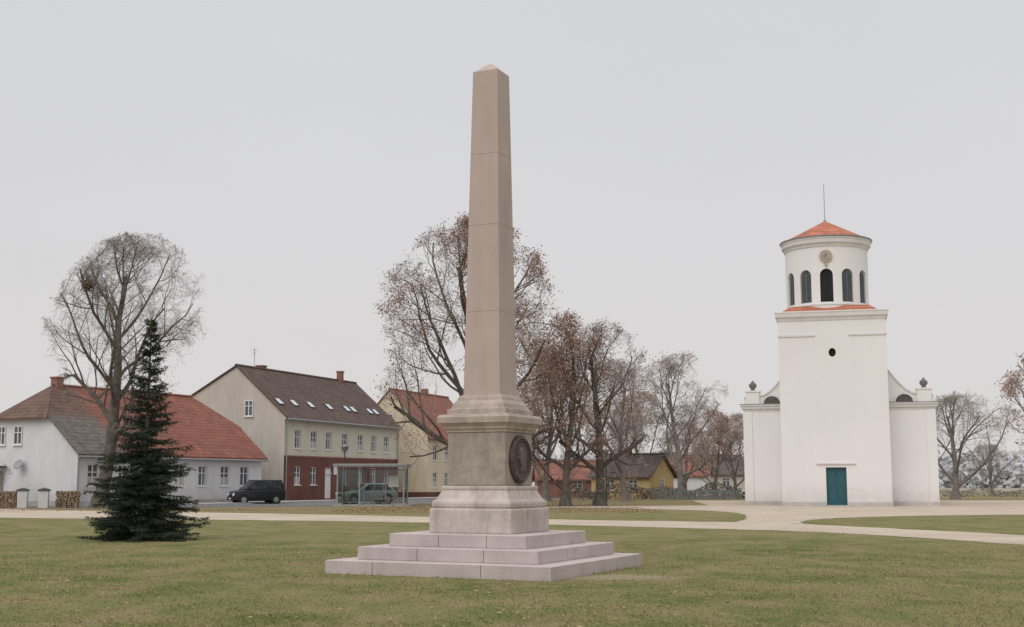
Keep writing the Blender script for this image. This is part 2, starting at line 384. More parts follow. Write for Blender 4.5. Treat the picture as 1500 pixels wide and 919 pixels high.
N=6000; d=66+14*rng.random(N); x=-10+18*rng.random(N); V2=leaves_xy(x,d,.05,.012,.03)
lx=-2.5+5*rng.standard_normal(3000); ly=88+9*rng.standard_normal(3000); V3=leaves_xy(lx,ly,.06,.014,.03)
lx=-20+6*rng.standard_normal(2500); ly=72.5+1.6*rng.standard_normal(2500); V4=leaves_xy(lx,ly,.05,.012,.03)
lo_=link(bpy.data.objects.new('fallen_leaves',trimesh('fallen_leaves',np.concatenate([V1,V2,V3,V4]),leaf_ground))); lo_['kind']='stuff'; lo_['label']='dry brown leaves lying on the grass'; lo_['category']='leaves'

# ------------------------------------------------------------------ obelisk
ob=thing('obelisk_monument','tall pink granite obelisk on stepped base standing on the lawn','obelisk',(OBC[0],OBC[1],0),OROT)
def step(a,z0,z1,cx,cy):
    mb=MB(); xs=[-a]+cx+[a]; ys=[-a]+cy+[a]; g=.004
    for i in range(len(xs)-1):
        for j in range(len(ys)-1):
            mb.box(xs[i]+g*(i>0),xs[i+1]-g*(i<len(xs)-2),ys[j]+g*(j>0),ys[j+1]-g*(j<len(ys)-2),z0,z1)
    mb.box(-a+.02,a-.02,-a+.02,a-.02,z0+.001,z1-.008,1)
    return mb
part(ob,'step',step(2.175,-.05,.23,[-1.2,.9],[-.8,.85]),[granite_step,joint],.012)
part(ob,'step',step(1.765,.23,.455,[-.55,.75],[-.5,.6]),[granite_step,joint],.012)
part(ob,'step',step(1.355,.455,.68,[-.35,.6],[.1]),[granite_step,joint],.012)
part(ob,'plinth',MB().stack([(.68,.83),(1.10,.83),(1.125,.81)]),[granite_base],.018)
part(ob,'base_moulding',MB().stack([(1.125,.775),(1.16,.795),(1.21,.80),(1.25,.785),(1.275,.75),(1.29,.735),(1.36,.70),(1.43,.665),(1.455,.66),(1.47,.675),(1.51,.675),(1.525,.64)]),[granite_base],.006)
part(ob,'pedestal',MB().stack([(1.525,.59),(2.50,.59)]),[sandst],.02)
part(ob,'cornice',MB().stack([(2.50,.605),(2.55,.61),(2.56,.64),(2.61,.65),(2.66,.70),(2.67,.73),(2.78,.74),(2.79,.725),(2.82,.71),(2.83,.66)]),[cornst],.006)
part(ob,'shaft_base',MB().stack([(2.83,.60),(2.93,.60),(2.94,.545),(3.03,.52),(3.10,.46),(3.13,.455),(3.17,.435),(3.20,.395)]),[cornst],.006)
zs=[3.20,4.76,6.42,7.80,9.45]
def hw(z): return .375+(.262-.375)*(z-3.2)/(9.45-3.2)
sh=MB()
for i in range(4):
    z0,z1=zs[i],zs[i+1]; gp=.003 if i<3 else 0
    sh.stack([(z0+(.003 if i else 0),hw(z0)),(z1-gp,hw(z1))])
    if i<3: sh.stack([(z1-.010,hw(z1)-.004),(z1+.010,hw(z1)-.004)],1)
part(ob,'shaft',sh,[granite,joint],.003)
part(ob,'capstone',MB().stack([(9.45,.262),(9.635,.05),(9.65,.02)]),[granite],.008)
def disc_x(mb,x0,x1,cy,cz,r0,r1,n=40,m=0): mb.cyl((x0,cy,cz),(x1,cy,cz),r0,r1,n,m)
md=MB(); disc_x(md,.585,.635,0,2.01,.44,.44); disc_x(md,.635,.66,0,2.01,.44,.41)
med=part(ob,'medallion',md,[bronze],.004)
wr=MB()
for k in range(44):
    a=2*math.pi*k/44
    for rr,s in((.385,.028),(.345,.022)):
        c=Vector((.66,rr*math.cos(a),2.01+rr*math.sin(a))); t=Vector((.012,-math.sin(a+.5),math.cos(a+.5)))
        wr.cyl(c-t*.03,c+t*.03,s*.5,s*.9,6)
part(med,'wreath',wr,[bronze2],0,True)
hd=[(-.10,-.24),(.10,-.24),(.07,-.12),(.12,-.10),(.15,-.04),(.165,.0),(.20,.01),(.16,.06),(.155,.12),(.11,.20),(.02,.235),(-.09,.21),(-.15,.12),(-.15,.02),(-.10,-.08),(-.09,-.14)]
rl=MB(); n=len(hd); vs=[(.66,-p,2.01+q) for p,q in hd]+[(.69,-p*.86,2.01+q*.88) for p,q in hd]
rl.add(vs,[tuple(range(n,2*n))]+[(i,(i+1)%n,(i+1)%n+n,i+n) for i in range(n)])
part(med,'portrait_relief',rl,[bronze2],.008)

# ------------------------------------------------------------------ church
ch=thing('church','white plastered church with square tower, round belfry and red cone roof','church',(21.50,84.4,0),R(-14.5))
TW=3.52; TC=3.5; DX=-.22
tower=part(ch,'tower',MB().box(-TW,TW,0,7,0,12.4),[plaster])
cut=MB().box(-.66,.66,-.1,.45,-.1,2.55)
cut.add(*(lambda n:([( .24*math.cos(2*math.pi*k/n),y,10.22+.30*math.sin(2*math.pi*k/n)) for y in(-.3,.5) for k in range(n)],
   [tuple(range(n)),tuple(reversed(range(n,2*n)))]+[((k+1)%n,k,k+n,(k+1)%n+n) for k in range(n)]))(20))
boolcut(tower,cut)
part(ch,'oval_window',MB().add([(.25*math.cos(k*.3142),.3,10.22+.31*math.sin(k*.3142)) for k in range(20)],[tuple(range(20))]),[darkm])
dr=part(ch,'door',MB().box(-.66,-.005,.25,.3,0,2.55).box(.005,.66,.25,.3,0,2.55).box(-.55,-.12,.235,.25,.25,1.1).box(.12,.55,.235,.25,.25,1.1).box(-.55,-.12,.235,.25,1.3,2.3).box(.12,.55,.235,.25,1.3,2.3),[doorteal],.01)
part(dr,'handle',MB().box(.04,.07,.19,.235,1.0,1.15),[metal_d])
part(ch,'door_lintel',MB().box(-1.25,1.25,-.10,-.002,2.75,2.86),[plaster_trim],.01)
part(ch,'doorstep',MB().box(-1.1,1.1,-.5,-.002,0,.07),[concrete],.01)
for a,b in((-TW-.05,-.7),(.7,TW+.05)): part(ch,'tower_plinth',MB().box(a,b,-.05,-.002,0,.28),[plinth_m],.01)
for a,b in((-TW-.06,-1.1),(1.1,TW+.06)): part(ch,'string_course',MB().box(a,b,-.06,-.002,11.32,11.46),[plaster_trim],.01)
part(ch,'tower_cornice',MB().stack([(12.40,TW+.02),(12.5,TW+.04),(12.62,TW+.08),(12.66,TW+.16),(12.9,TW+.18),(12.95,TW+.21),(13.02,TW+.21),(13.05,TW+.1)],0,0,TC),[plaster_trim],.01)
part(ch,'skirt_roof',MB().stack([(13.052,3.12),(13.14,3.10),(13.5,2.6)],0,DX*.5,TC),[redtile])
DR=2.82
drum=part(ch,'belfry',MB().lathe([(13.1,DR),(17.75,DR)],72,0,DX,TC),[plaster])
def archpts(w,zb,h,n=10):
    r=w/2; p=[(-r,zb),(r,zb)]
    for k in range(n+1):
        a=math.pi*k/n; p.append((r*math.cos(a),zb+h-r+r*math.sin(a)))
    return p
AW=.86; ZB=13.75; AH=2.3
cut=MB()
for k in range(12):
    a=2*math.pi*k/12; pts=archpts(AW,ZB,AH); n=len(pts)
    def tr(x,y,z): return (DX+x*math.cos(a)-y*math.sin(a),TC+x*math.sin(a)+y*math.cos(a),z)
    cut.add([tr(x,-DR-.3,z) for x,z in pts]+[tr(x,-DR+.28,z) for x,z in pts],[tuple(range(n)),tuple(reversed(range(n,2*n)))]+[((i+1)%n,i,i+n,(i+1)%n+n) for i in range(n)])
boolcut(drum,cut)
for k in range(12):
    a=2*math.pi*k/12
    mb=MB(); pts=archpts(AW+.02,ZB,AH+.01); mb.add([(x,-DR+.22,z) for x,z in pts],[tuple(range(len(pts)))])
    for j in range(16 if k else 0):
        z=ZB+.06+j*.122; mb.box(-.39,.39,-DR+.14,-DR+.21,z,z+.05)
    mb.box(-.03,.03,-DR+.11,-DR+.139,ZB,ZB+AH-.02); mb.box(-.43,.43,-DR+.10,-DR+.20,ZB,ZB+.06)
    part(ch,'belfry_window',mb,[darkm if k==0 else louvre],loc=(DX,TC,0),rot=(0,0,a))
part(ch,'sill_ring',MB().lathe([(13.55,DR-.02),(13.55,DR+.05),(13.63,DR+.05),(13.63,DR-.02)],72,0,DX,TC,False),[plaster_trim])
part(ch,'belfry_cornice',MB().lathe([(17.6,DR-.02),(17.6,DR+.05),(17.72,DR+.08),(17.8,DR+.12),(17.86,DR+.22),(18.1,DR+.25),(18.14,DR+.29),(18.24,DR+.31),(18.26,DR+.2)],72,0,DX,TC,False),[plaster_trim])
part(ch,'gutter',MB().lathe([(18.25,DR+.24),(18.25,DR+.35),(18.33,DR+.37),(18.33,DR+.26)],72,0,DX,TC,False),[zinc])
rf=part(ch,'belfry_roof',MB().lathe([(18.28,DR+.31),(19.85,.12),(19.9,.02)],64,0,DX,TC),[redtile])
part(rf,'spire_rod',MB().cyl((DX,TC,19.8),(DX,TC,22.6),.035,.025,8).lathe([(19.85,.02),(19.88,.1),(19.98,.1),(20.02,.02)],12,0,DX,TC),[M('rod_metal',(.42,.42,.43),.1,4,.5)])
ck=MB().cyl((DX,TC-DR-.10,16.9),(DX,TC-DR+.1,16.9),.44,.44,28,0).cyl((DX,TC-DR-.115,16.9),(DX,TC-DR-.10,16.9),.36,.36,28,1).cyl((DX,TC-DR-.13,16.9),(DX,TC-DR-.115,16.9),.28,.28,28,0).cyl((DX,TC-DR-.14,16.9),(DX,TC-DR-.13,16.9),.23,.23,28,1)
clock=part(ch,'clock',ck,[gold,clockd],.004)
part(clock,'clock_hand',MB().box(DX-.02,DX+.02,TC-DR-.15,TC-DR-.141,16.9,17.12),[urnm])
part(clock,'clock_hand',MB().box(DX-.17,DX-.021,TC-DR-.15,TC-DR-.141,16.87,16.91),[urnm])
part(clock,'cross',MB().box(DX-.03,DX+.03,TC-DR-.1,TC-DR-.02,16.12,16.45).box(DX-.12,DX+.12,TC-DR-.1,TC-DR-.021,16.28,16.34),[gold])
NX=.22; NW=6.3; ny0=2.0; ny1=24
part(ch,'nave_wall',MB().box(NX-NW,NX+NW,ny0,ny1,0,6.45),[plaster])
half=[(NW-.05,7.35),(NW-1.4,7.5),(NW-1.8,7.75),(NW-2.3,8.25),(NW-2.85,9.0),(NW-3.4,9.35)]
gp=[(NX-NW+.05,6.905),(NX+NW-.05,6.905)]+[(NX+x,z) for x,z in half]+[(NX-x,z) for x,z in half[::-1]]
part(ch,'gable_wall',MB().ext_y(gp,ny0+.05,ny0+.5),[plaster])
for s in(-1,1):
    part(ch,'gable_coping',MB().ext_y([(NX+s*x,z) for x,z in half]+[(NX+s*x,z+.12) for x,z in half[::-1]],ny0-.04,ny0+.56),[plaster_trim])
    cx=NX+s*(NW-1.92)
    n=14; lp=[(cx+.56*math.cos(math.pi*k/n),6.95+.52*math.sin(math.pi*k/n)) for k in range(n+1)]
    lun=part(ch,'lunette_window',MB().ext_y(lp,ny0+.0,ny0+.049),[lunm])
    lp2=[(cx+.70*math.cos(math.pi*k/n),6.95+.66*math.sin(math.pi*k/n)) for k in range(n+1)]
    part(lun,'arch_frame',MB().ext_y(lp2+lp[::-1],ny0-.05,ny0+.048),[plaster_trim])
    cx=NX+s*(NW-.62)
    part(ch,'gable_pier',MB().stack([(6.945,.46),(7.75,.46),(7.77,.52),(7.87,.52),(7.89,.3)],0,cx,ny0+.35),[plaster],.01)
    part(ch,'urn',MB().lathe([(7.88,.16),(7.95,.18),(8.0,.10),(8.08,.20),(8.2,.27),(8.33,.26),(8.42,.16),(8.48,.10),(8.55,.06),(8.6,.02)],16,0,cx,ny0+.35),[urnm],0,True)
part(ch,'nave_cornice',MB().box(NX-NW-.05,NX+NW+.05,ny0-.05,ny1,6.452,6.6).box(NX-NW-.16,NX+NW+.16,ny0-.16,ny1,6.6,6.78).box(NX-NW-.24,NX+NW+.24,ny0-.24,ny1,6.78,6.9),[plaster_trim],.02)
for a,b in((NX-NW-.27,-TW-.01),(TW+.01,NX+NW+.27)):
    part(ch,'cornice_flashing',MB().box(a,b,ny0-.27,ny0+.02,6.902,6.94),[zinc])
for a,b in((NX-NW-.06,NX-NW+.55),(NX+NW-.55,NX+NW+.06)): part(ch,'corner_pilaster',MB().box(a,b,ny0-.07,ny0-.002,0,6.44),[plaster],.01)
for a,b in((NX-NW-.1,-TW-.06),(TW+.06,NX+NW+.1)): part(ch,'nave_plinth',MB().box(a,b,ny0-.11,ny0-.072,0,.28),[plinth_m],.01)
part(ch,'nave_roof',MB().add([(NX-NW-.2,ny0+.5,6.92),(NX+NW+.2,ny0+.5,6.92),(NX,ny0+.5,9.3),(NX-NW-.2,ny1,6.92),(NX+NW+.2,ny1,6.92),(NX,ny1,9.3)],[(0,2,5,3),(1,4,5,2),(0,1,2),(3,5,4)]),[redtile])

# ------------------------------------------------------------------ houses
WM={}
def winmesh(w,h,rec,cur=0):
    k=(w,h,rec,cur)
    if k in WM: return WM[k]
    mb=MB(); y=rec; f=.07
    mb.add([(-w/2,y,0),(w/2,y,0),(w/2,y,h),(-w/2,y,h)],[(0,1,2,3)],1)
    if cur==1: mb.add([(-w/2,y-.002,0),(w/2,y-.002,0),(w/2,y-.002,h*.45),(-w/2,y-.002,h*.45)],[(0,1,2,3)],2)
    if cur==2:
        for s in(-1,1): mb.add([(s*w/2,y-.002,0),(s*w*.24,y-.002,0),(s*w*.34,y-.002,h),(s*w/2,y-.002,h)],[(0,1,2,3)],2)
    a,b=y-.06,y-.005
    mb.box(-w/2,-w/2+f,a,b,0,h).box(w/2-f,w/2,a,b,0,h).box(-w/2+f,w/2-f,a,b,0,f).box(-w/2+f,w/2-f,a,b,h-f,h)
    mb.box(-.04,.04,a+.01,b,f,h-f).box(-w/2+f,-.04,a+.012,b,h*.62,h*.62+.06).box(.04,w/2-f,a+.012,b,h*.62,h*.62+.06)
    mb.box(-w/2-.06,w/2+.06,-.07 if rec>.05 else y-.12,y-.061,-.07,-.005)
    WM[k]=mb.mesh('window',[wframe,wglass,curtain]); return WM[k]
def add_roof(p,L,W,eave,rz,ry,cutz,rec,mat,o=.35,og=.3,back_eave=None,name='roof'):
    be=eave if back_eave is None else back_eave
    sf=(rz-eave)/ry; sb=(rz-be)/(W-ry)
    mb=MB(); th=.14
    def poly(pts):
        n=len(pts); mb.add([(x,y,z+.02) for x,y,z in pts]+[(x,y,z+th) for x,y,z in pts],[tuple(range(n)),tuple(range(n,2*n))]+[(i,(i+1)%n,(i+1)%n+n,i+n) for i in range(n)])
    if cutz is None:
        poly([(-og,-o,eave-sf*o),(L+og,-o,eave-sf*o),(L+og,ry,rz),(-og,ry,rz)])
        poly([(-og,W+o,be-sb*o),(L+og,W+o,be-sb*o),(L+og,ry,rz),(-og,ry,rz)])
    else:
        yf=(cutz-eave)/sf; yb=W-(cutz-be)/sb
        poly([(-og,-o,eave-sf*o),(L+og,-o,eave-sf*o),(L+og,yf,cutz),(L-rec,ry,rz),(rec,ry,rz),(-og,yf,cutz)])
        poly([(-og,W+o,be-sb*o),(L+og,W+o,be-sb*o),(L+og,yb,cutz),(L-rec,ry,rz),(rec,ry,rz),(-og,yb,cutz)])
        poly([(-og-.15,yf-.1,cutz-.12),(-og-.15,yb+.1,cutz-.12),(rec,ry,rz)]); poly([(L+og+.15,yf-.1,cutz-.12),(L+og+.15,yb+.1,cutz-.12),(L-rec,ry,rz)])
    if cutz is None: mb.cyl((-og,ry,rz+.12),(L+og,ry,rz+.12),.13,.13,6)
    else: mb.cyl((rec,ry,rz+.12),(L-rec,ry,rz+.12),.13,.13,6)
    return part(p,name,mb,[mat])
def gables(mb,L,W,eave,rz,ry,cutz,be=None,m=0):
    be=eave if be is None else be
    for x in(0,L):
        sf=(rz-eave)/ry; sb=(rz-be)/(W-ry)
        if cutz is None: pts=[(0,eave),(ry,rz),(W,be),(W,0),(0,0)]
        else: pts=[(0,eave),((cutz-eave)/sf,cutz),(W-(cutz-be)/sb,cutz),(W,be),(W,0),(0,0)]
        mb.add([(x,y,z) for y,z in pts],[tuple(range(len(pts)))],m)
    mb.add([(0,W,0),(L,W,0),(L,W,be),(0,W,be)],[(0,1,2,3)],m)

hA=thing('village_house','low white rendered house with half-hipped red and mossy tile roof','house',(-28,82,0),math.atan2(.88,.47))
L,W=18.4,10.4; opsA=[(x,1.3,.95,1.45) for x in(1.35,4,6.7,9.4,11.8,14.2,16.4)]
mb=MB(); mb.wall(0,L,0,3.55,opsA,0); gables(mb,L,W,3.55,8.05,W/2,5.8)
part(hA,'wall',mb,[white_wall],fix=False)
rA=add_roof(hA,L,W,3.55,8.05,W/2,5.8,2.3,roofA)
for i,o in enumerate(opsA): part(hA,'window',winmesh(.95,1.45,.14,(1,2,0,1,2,1,0)[i]),None,loc=(o[0],0,o[1]))
for y,z,h in((7.2,4.05,1.25),(5.6,4.05,1.25)):
    part(hA,'window',winmesh(.8,h,-.01),None,loc=(0,y,z),rot=(0,0,R(-90)))
part(hA,'window',winmesh(.8,1.2,-.01,1),None,loc=(0,9.0,1.4),rot=(0,0,R(-90)))
part(hA,'porch_roof',MB().box(-.9,-.01,6.6,8.0,2.55,2.65),[metal_d])
part(hA,'door',MB().box(-.05,-.01,6.8,7.8,.1,2.3),[woodd],.01)
part(rA,'chimney',MB().box(2.4,3.0,4.9,5.5,7.3,8.65).box(2.33,3.07,4.83,5.57,8.65,8.77),[brick2],.02)
part(hA,'downpipe',MB().cyl((-.02,-.08,0),(-.02,-.08,3.3),.05),[zinc])
part(hA,'gutter',MB().cyl((-.3,-.45,3.2),(L+.3,-.45,3.2),.07),[zinc])
part(hA,'plinth',MB().box(0,L,-.04,-.002,0,.35).box(-.04,-.002,-.04,W,0,.35),[concrete])
part(hA,'satellite_dish',MB().cyl((-.45,5.0,2.75),(-.40,5.0,2.72),.38,.36,20).cyl((-.42,5,2.7),(0,5,2.6),.03),[zinc])

hB=thing('village_house','two storey beige house with brown roof and red brick ground floor','house',(-18.3,102,0),math.atan2(19,7.4))
L,W,ry=20.4,9.6,4.7; xsB=[2.1,4.66,7.2,10,12.9,15.5,18]
up_=[(x,4.3,1.0,1.5) for x in xsB]; low=[(x,1.35,1.0,1.5) for x in xsB if x not in(7.2,)]+[(7.2,.2,1.2,2.6)]
mb=MB(); mb.wall(0,L,3.7,6.9,up_,0); part(hB,'upper_wall',mb,[beige_wall],fix=False)
mb=MB(); mb.wall(0,L,0,3.7,low,-.03,.25); mb.add([(0,-.03,3.7),(L,-.03,3.7),(L,0,3.7),(0,0,3.7)],[(0,1,2,3)]); part(hB,'brick_wall',mb,[brick],fix=False)
mb=MB(); gables(mb,L,W,6.9,11,ry,None,8.3); part(hB,'gable_wall',mb,[gable_wall],fix=False)
rB=add_roof(hB,L,W,6.9,11,ry,None,0,roofB,back_eave=8.3,og=.15)
for i,o in enumerate(up_): part(hB,'window',winmesh(1.0,1.5,.14,(2,1,2,0,1,2,1)[i]),None,loc=(o[0],0,o[1]))
for i,o in enumerate(low[:-1]): part(hB,'window',winmesh(1.0,1.5,.14,(1,0,2,1,2,1)[i]),None,loc=(o[0],-.03,o[1]))
part(hB,'door',MB().box(6.62,7.78,.08,.14,.2,2.8).box(6.62,7.78,-.02,.06,2.25,2.32),[wframe])
part(hB,'door_sign',MB().box(8.0,8.7,-.1,-.04,2.2,2.9),[wframe])
part(hB,'cornice',MB().box(-.02,L+.02,-.12,-.002,6.62,6.78),[wframe])
part(hB,'brick_band',MB().box(0,L,-.06,-.033,3.6,3.72),[brick2])
part(hB,'gutter',MB().cyl((-.1,-.42,6.62),(L+.1,-.42,6.62),.08),[zinc])
for x in(.15,L-.2): part(hB,'downpipe',MB().cyl((x,-.14,0),(x,-.14,6.55),.05),[zinc])
part(hB,'window',winmesh(.8,1.3,-.01),None,loc=(0,3.4,6.9),rot=(0,0,R(-90)))
sl=math.atan2(11-6.9,ry)
for x,y in((1.0,1.2),(3.3,1.2),(6.0,1.2),(9.2,1.2),(12.4,1.2),(13.6,1.2),(16.8,1.2),(18.0,1.2)):
    z=6.9+y*(11-6.9)/ry+.16
    part(rB,'roof_window',MB().box(-.4,.4,-.4,.4,.0,.06).box(-.32,.32,-.32,.32,.06,.065,1),[metal_d,skyglass],loc=(x,y,z),rot=(sl,0,0))
part(rB,'chimney',MB().box(4.3,5.0,5.0,5.6,10.2,11.4).box(4.24,5.06,4.94,5.66,11.4,11.52),[brick2],.02)
part(rB,'chimney',MB().box(16.9,17.4,4.3,4.8,10.2,11.9).box(16.85,17.45,4.25,4.85,11.9,12.02),[brick2],.02)
part(rB,'aerial',MB().cyl((2.6,4.7,11),(2.6,4.7,12.8),.025).cyl((2.2,4.7,12.6),(3.0,4.7,12.6),.015).cyl((2.3,4.7,12.35),(2.9,4.7,12.35),.015),[zinc])

hC=thing('village_house','pale yellow rendered house with steep red tile roof beside the street','house',(-8.3,125,0),math.atan2(19,7.4))
L,W,ry=14,8.6,4.2; ops=[(x,3.7,1.0,1.5) for x in(1.8,4.6,7.4,10.2)]+[(x,1.0,1.0,1.5) for x in(1.8,4.6,7.4,10.2)]
mb=MB(); mb.wall(0,L,0,6.1,ops,0); gables(mb,L,W,6.1,10.7,ry,None); part(hC,'wall',mb,[yellow_wall],fix=False)
rC=add_roof(hC,L,W,6.1,10.7,ry,None,0,roofC,og=.15)
for i,o in enumerate(ops): part(hC,'window',winmesh(1.0,1.5,.14,i%3),None,loc=(o[0],0,o[1]))
part(hC,'plinth',MB().box(0,L,-.05,-.002,0,.6).box(-.05,-.002,-.05,W,0,.6),[brick])
part(rC,'chimney',MB().box(8,8.6,4,4.6,10,11.4),[brick2],.02)
part(hC,'window',winmesh(.9,1.3,-.01),None,loc=(0,4.3,7.0),rot=(0,0,R(-90)))

def small_house(label,x,y,rz,L,W,e,r,wm,rm,ops,name='village_house',gw=(),chim=True):
    h=thing(name,label,'house' if name!='barn' else 'barn',(x,y,0),rz)
    mb=MB(); mb.wall(0,L,0,e,ops,0); gables(mb,L,W,e,r,W/2,None); part(h,'wall',mb,[wm],fix=False)
    rf=add_roof(h,L,W,e,r,W/2,None,0,rm)
    for o in ops: part(h,'window',winmesh(o[2],o[3],.14),None,loc=(o[0],0,o[1]))
    for (yy,z) in gw: part(h,'window',winmesh(.8,1.0,-.01),None,loc=(L,yy,z),rot=(0,0,R(90)))
    if chim: part(rf,'chimney',MB().box(L*.4,L*.4+.5,W/2-.25,W/2+.25,r-.6,r+.6),[brick2],.02)
    return h
small_house('low brick barn with a long red tile roof',2.6,128,R(2),6.6,6,1.9,3.6,brick3,roofC,[(4,.8,1.0,.9)],'barn',chim=False)
small_house('low house with dark roof and ochre yellow gable',7.6,122,R(-32),6.2,5.2,2.2,4.1,ochre_wall,roofD,[(2,.8,.9,1.0),(4.4,.8,.9,1.0)],gw=((2.6,.9),))
small_house('small rendered house with red roof behind the trees',14,150,R(-12),9,6,2.4,4.6,white_wall,roofC,[(2,1,1,1.1),(6,1,1,1.1)])
small_house('grey rendered house with dark roof behind the trees',21,165,R(8),10,7,2.6,5.0,gable_wall,roofD,[(2,1,1,1.1),(7,1,1,1.1)])

# ------------------------------------------------------------------ trees
def leafquads(ps,size,rs):
    n=len(ps); P=np.array(ps,dtype=np.float32); A=rs.normal(size=(n,3)); A/=np.linalg.norm(A,axis=1)[:,None]
    B=rs.normal(size=(n,3)); B=np.cross(A,B); B/=np.linalg.norm(B,axis=1)[:,None]
    s=(size*(.6+.8*rs.random(n)))[:,None]
    return np.stack([P-A*s,P-B*s*.6,P+A*s,P+B*s*.6],axis=1)
def tree_mesh(seed,H,Rr,zb,tr,fork,lean=0,nch=(12,7,6,5,3),leafn=0,leafsz=.07,mats=(bark,twig,leafr),tipr=.007,clump=.0,rough=.26,top=.80,leafspread=.22):
    rd=random.Random(seed); rs=np.random.default_rng(seed)
    tb=MB(); cb=MB(); tips=[]
    off=Vector((rd.random()*50,rd.random()*50,rd.random()*50))
    def inside(p):
        u=(p.z-zb)/(H-zb)
        if u>1: return False
        cx=lean*max(0,p.z)/H
        r=Rr*math.sqrt(max(0,1-((u-.42)/.58)**2)) if u>.42 else Rr*(.66+.34*max(0,u)/.42)
        if u<-.02: return False
        d=math.hypot(p.x-cx,p.y); a=math.atan2(p.y,p.x-cx)
        nn=noise.noise(Vector((math.cos(a)*1.6,math.sin(a)*1.6,p.z*.35))+off)
        return d<r*(1+rough*nn)
    def tube(mb,pts,rad,n):
        vs=[];fs=[];prev=None
        for i,p in enumerate(pts):
            d=(pts[min(i+1,len(pts)-1)]-pts[max(i-1,0)]).normalized()
            u=d.orthogonal().normalized() if prev is None else (prev-d*prev.dot(d)).normalized()
            prev=u; w_=d.cross(u); r=rad[i]
            for k in range(n):
                a=2*math.pi*k/n; q=p+u*(r*math.cos(a))+w_*(r*math.sin(a)); vs.append((q.x,q.y,q.z))
        for i in range(len(pts)-1):
            for k in range(n):
                a=i*n+k;b=i*n+(k+1)%n; fs.append((a,b,b+n,a+n))
        mb.add(vs,fs,0)
    NS=(10,8,6,4,3,2); SD=(10,7,5,3,3,3); WOB=(.06,.13,.18,.22,.26,.3); TR=(.05,.07,.06,.04,.02,0)
    def grow(p,d,Ln,r,lev):
        ns=NS[lev]; pts=[p.copy()]; rad=[r]; st=Ln/ns; q=p.copy(); dd=d.copy()
        for i in range(ns):
            dd=dd+Vector((rd.gauss(0,1),rd.gauss(0,1),rd.gauss(0,1)))*WOB[lev]+Vector((0,0,TR[lev])); dd.normalize()
            q=q+dd*st
            if lev>=1 and not inside(q) and i>=1 and (q.z>zb*.9): break
            pts.append(q.copy()); t=(i+1)/ns
            rad.append(max(tipr*.7,r*(1-(.75 if lev else .72)*t)))
        if len(pts)<2: return
        if lev==0: rad[0]*=1.35
        tube(tb if lev<=2 else cb,pts,rad,SD[lev])
        if lev>=3: tips.extend(pts[1:])
        if lev>=len(nch): return
        nc=nch[lev]; m=len(pts)-1
        for k in range(nc):
            if lev==0: t=fork+(1-fork)*((k+rd.random()*.6)/nc)**1.15
            else: t=.2+.8*((k+rd.random())/nc)
            t=min(t,.999); s=t*m; i=int(s); f=s-i
            if i>=m: i=m-1;f=1
            bp=pts[i].lerp(pts[i+1],f); br=rad[i]*(1-f)+rad[i+1]*f
            pd=(pts[i+1]-pts[i]).normalized()
            if lev==0:
                az=k*2.4+rd.uniform(-.4,.4); tt=(t-fork)/(1-fork); el=R(36+34*tt+rd.uniform(-8,8))
                cd=Vector((math.cos(az)*math.cos(el),math.sin(az)*math.cos(el),math.sin(el)))
                cl=Rr*(1.75-.8*tt)*rd.uniform(.85,1.15); crr=br*rd.uniform(.42,.60)
            else:
                o1=pd.orthogonal().normalized(); o1.rotate(Matrix.Rotation(rd.uniform(0,6.283),3,pd))
                an=R(rd.uniform(28,62)); cd=(pd*math.cos(an)+o1*math.sin(an)).normalized()
                cl=Ln*rd.uniform(.40,.62)*(1.1-.35*t); crr=max(tipr,br*rd.uniform(.42,.6))
            grow(bp,cd,cl,crr,lev+1)
    grow(Vector((0,0,-.1)),Vector((lean/H,0,1)).normalized(),H*top,tr,0)
    tb.lathe([(-.1,tr*1.8),(.12,tr*1.55),(.4,tr*1.32),(.7,tr*1.2)],10,0,0,0,False)
    tm=tb.mesh('trunk',[mats[0]],True,False)
    if leafn:
        cand=[t for t in tips if noise.noise(t*.6+off)>clump-.25] or tips
        ps=[]
        while len(ps)<leafn:
            t=rd.choice(cand)
            for j in range(rd.randint(1,6)): ps.append((t.x+rd.gauss(0,leafspread),t.y+rd.gauss(0,leafspread),t.z+rd.gauss(0,leafspread)))
        Q=leafquads(ps,leafsz,rs)
        o=len(cb.v); cb.v+= [tuple(map(float,v)) for v in Q.reshape(-1,3)]
        for i in range(len(ps)): cb.f.append((o+4*i,o+4*i+1,o+4*i+2,o+4*i+3)); cb.mi.append(1)
    cm=cb.mesh('crown',[mats[1],mats[2]],False,False)
    return tm,cm
def put_tree(ms,label,x,y,rz=0,s=1,name='bare_tree',group=None,sz=None):
    t=thing(name,label,'tree',(x,y,0),rz,group=group)
    a=part(t,'trunk',ms[0],None); b=part(t,'crown',ms[1],None)
    for o in(a,b): o.scale=(s,s,sz or s)
    return t
t1=tree_mesh(12,17.3,5.1,5.8,.44,.31,lean=2.0,nch=(13,8,7,5,4),leafn=0,mats=(bark,twig,leafr),rough=.15,top=.85,tipr=.0058)
put_tree(t1,'tall bare lime tree with a dark trunk before the white house',-25.5,79,R(0),1)
nb=MB(); rr=random.Random(5); pv_=Vector((0,0,0))
for i in range(260):
    b=Vector((rr.gauss(0,.17),rr.gauss(0,.15),rr.gauss(0,.2))); nb.cyl(pv_,b,.03,.02,3); pv_=b
thing('bird_nest','brown twig nest high in the bare tree','nest',(-26.4,77.6,13.8),mesh=nb.mesh('bird_nest',[nestm]))
t2=tree_mesh(24,19.4,6.8,3.0,.45,.14,lean=-.3,nch=(16,7,6,5,3),leafn=17000,leafsz=.068,mats=(bark,twig,leafr),clump=.02,rough=.24,top=.84)
put_tree(t2,'large lime tree with withered rust leaves behind the obelisk',-2.5,85,R(40),1,'autumn_tree')
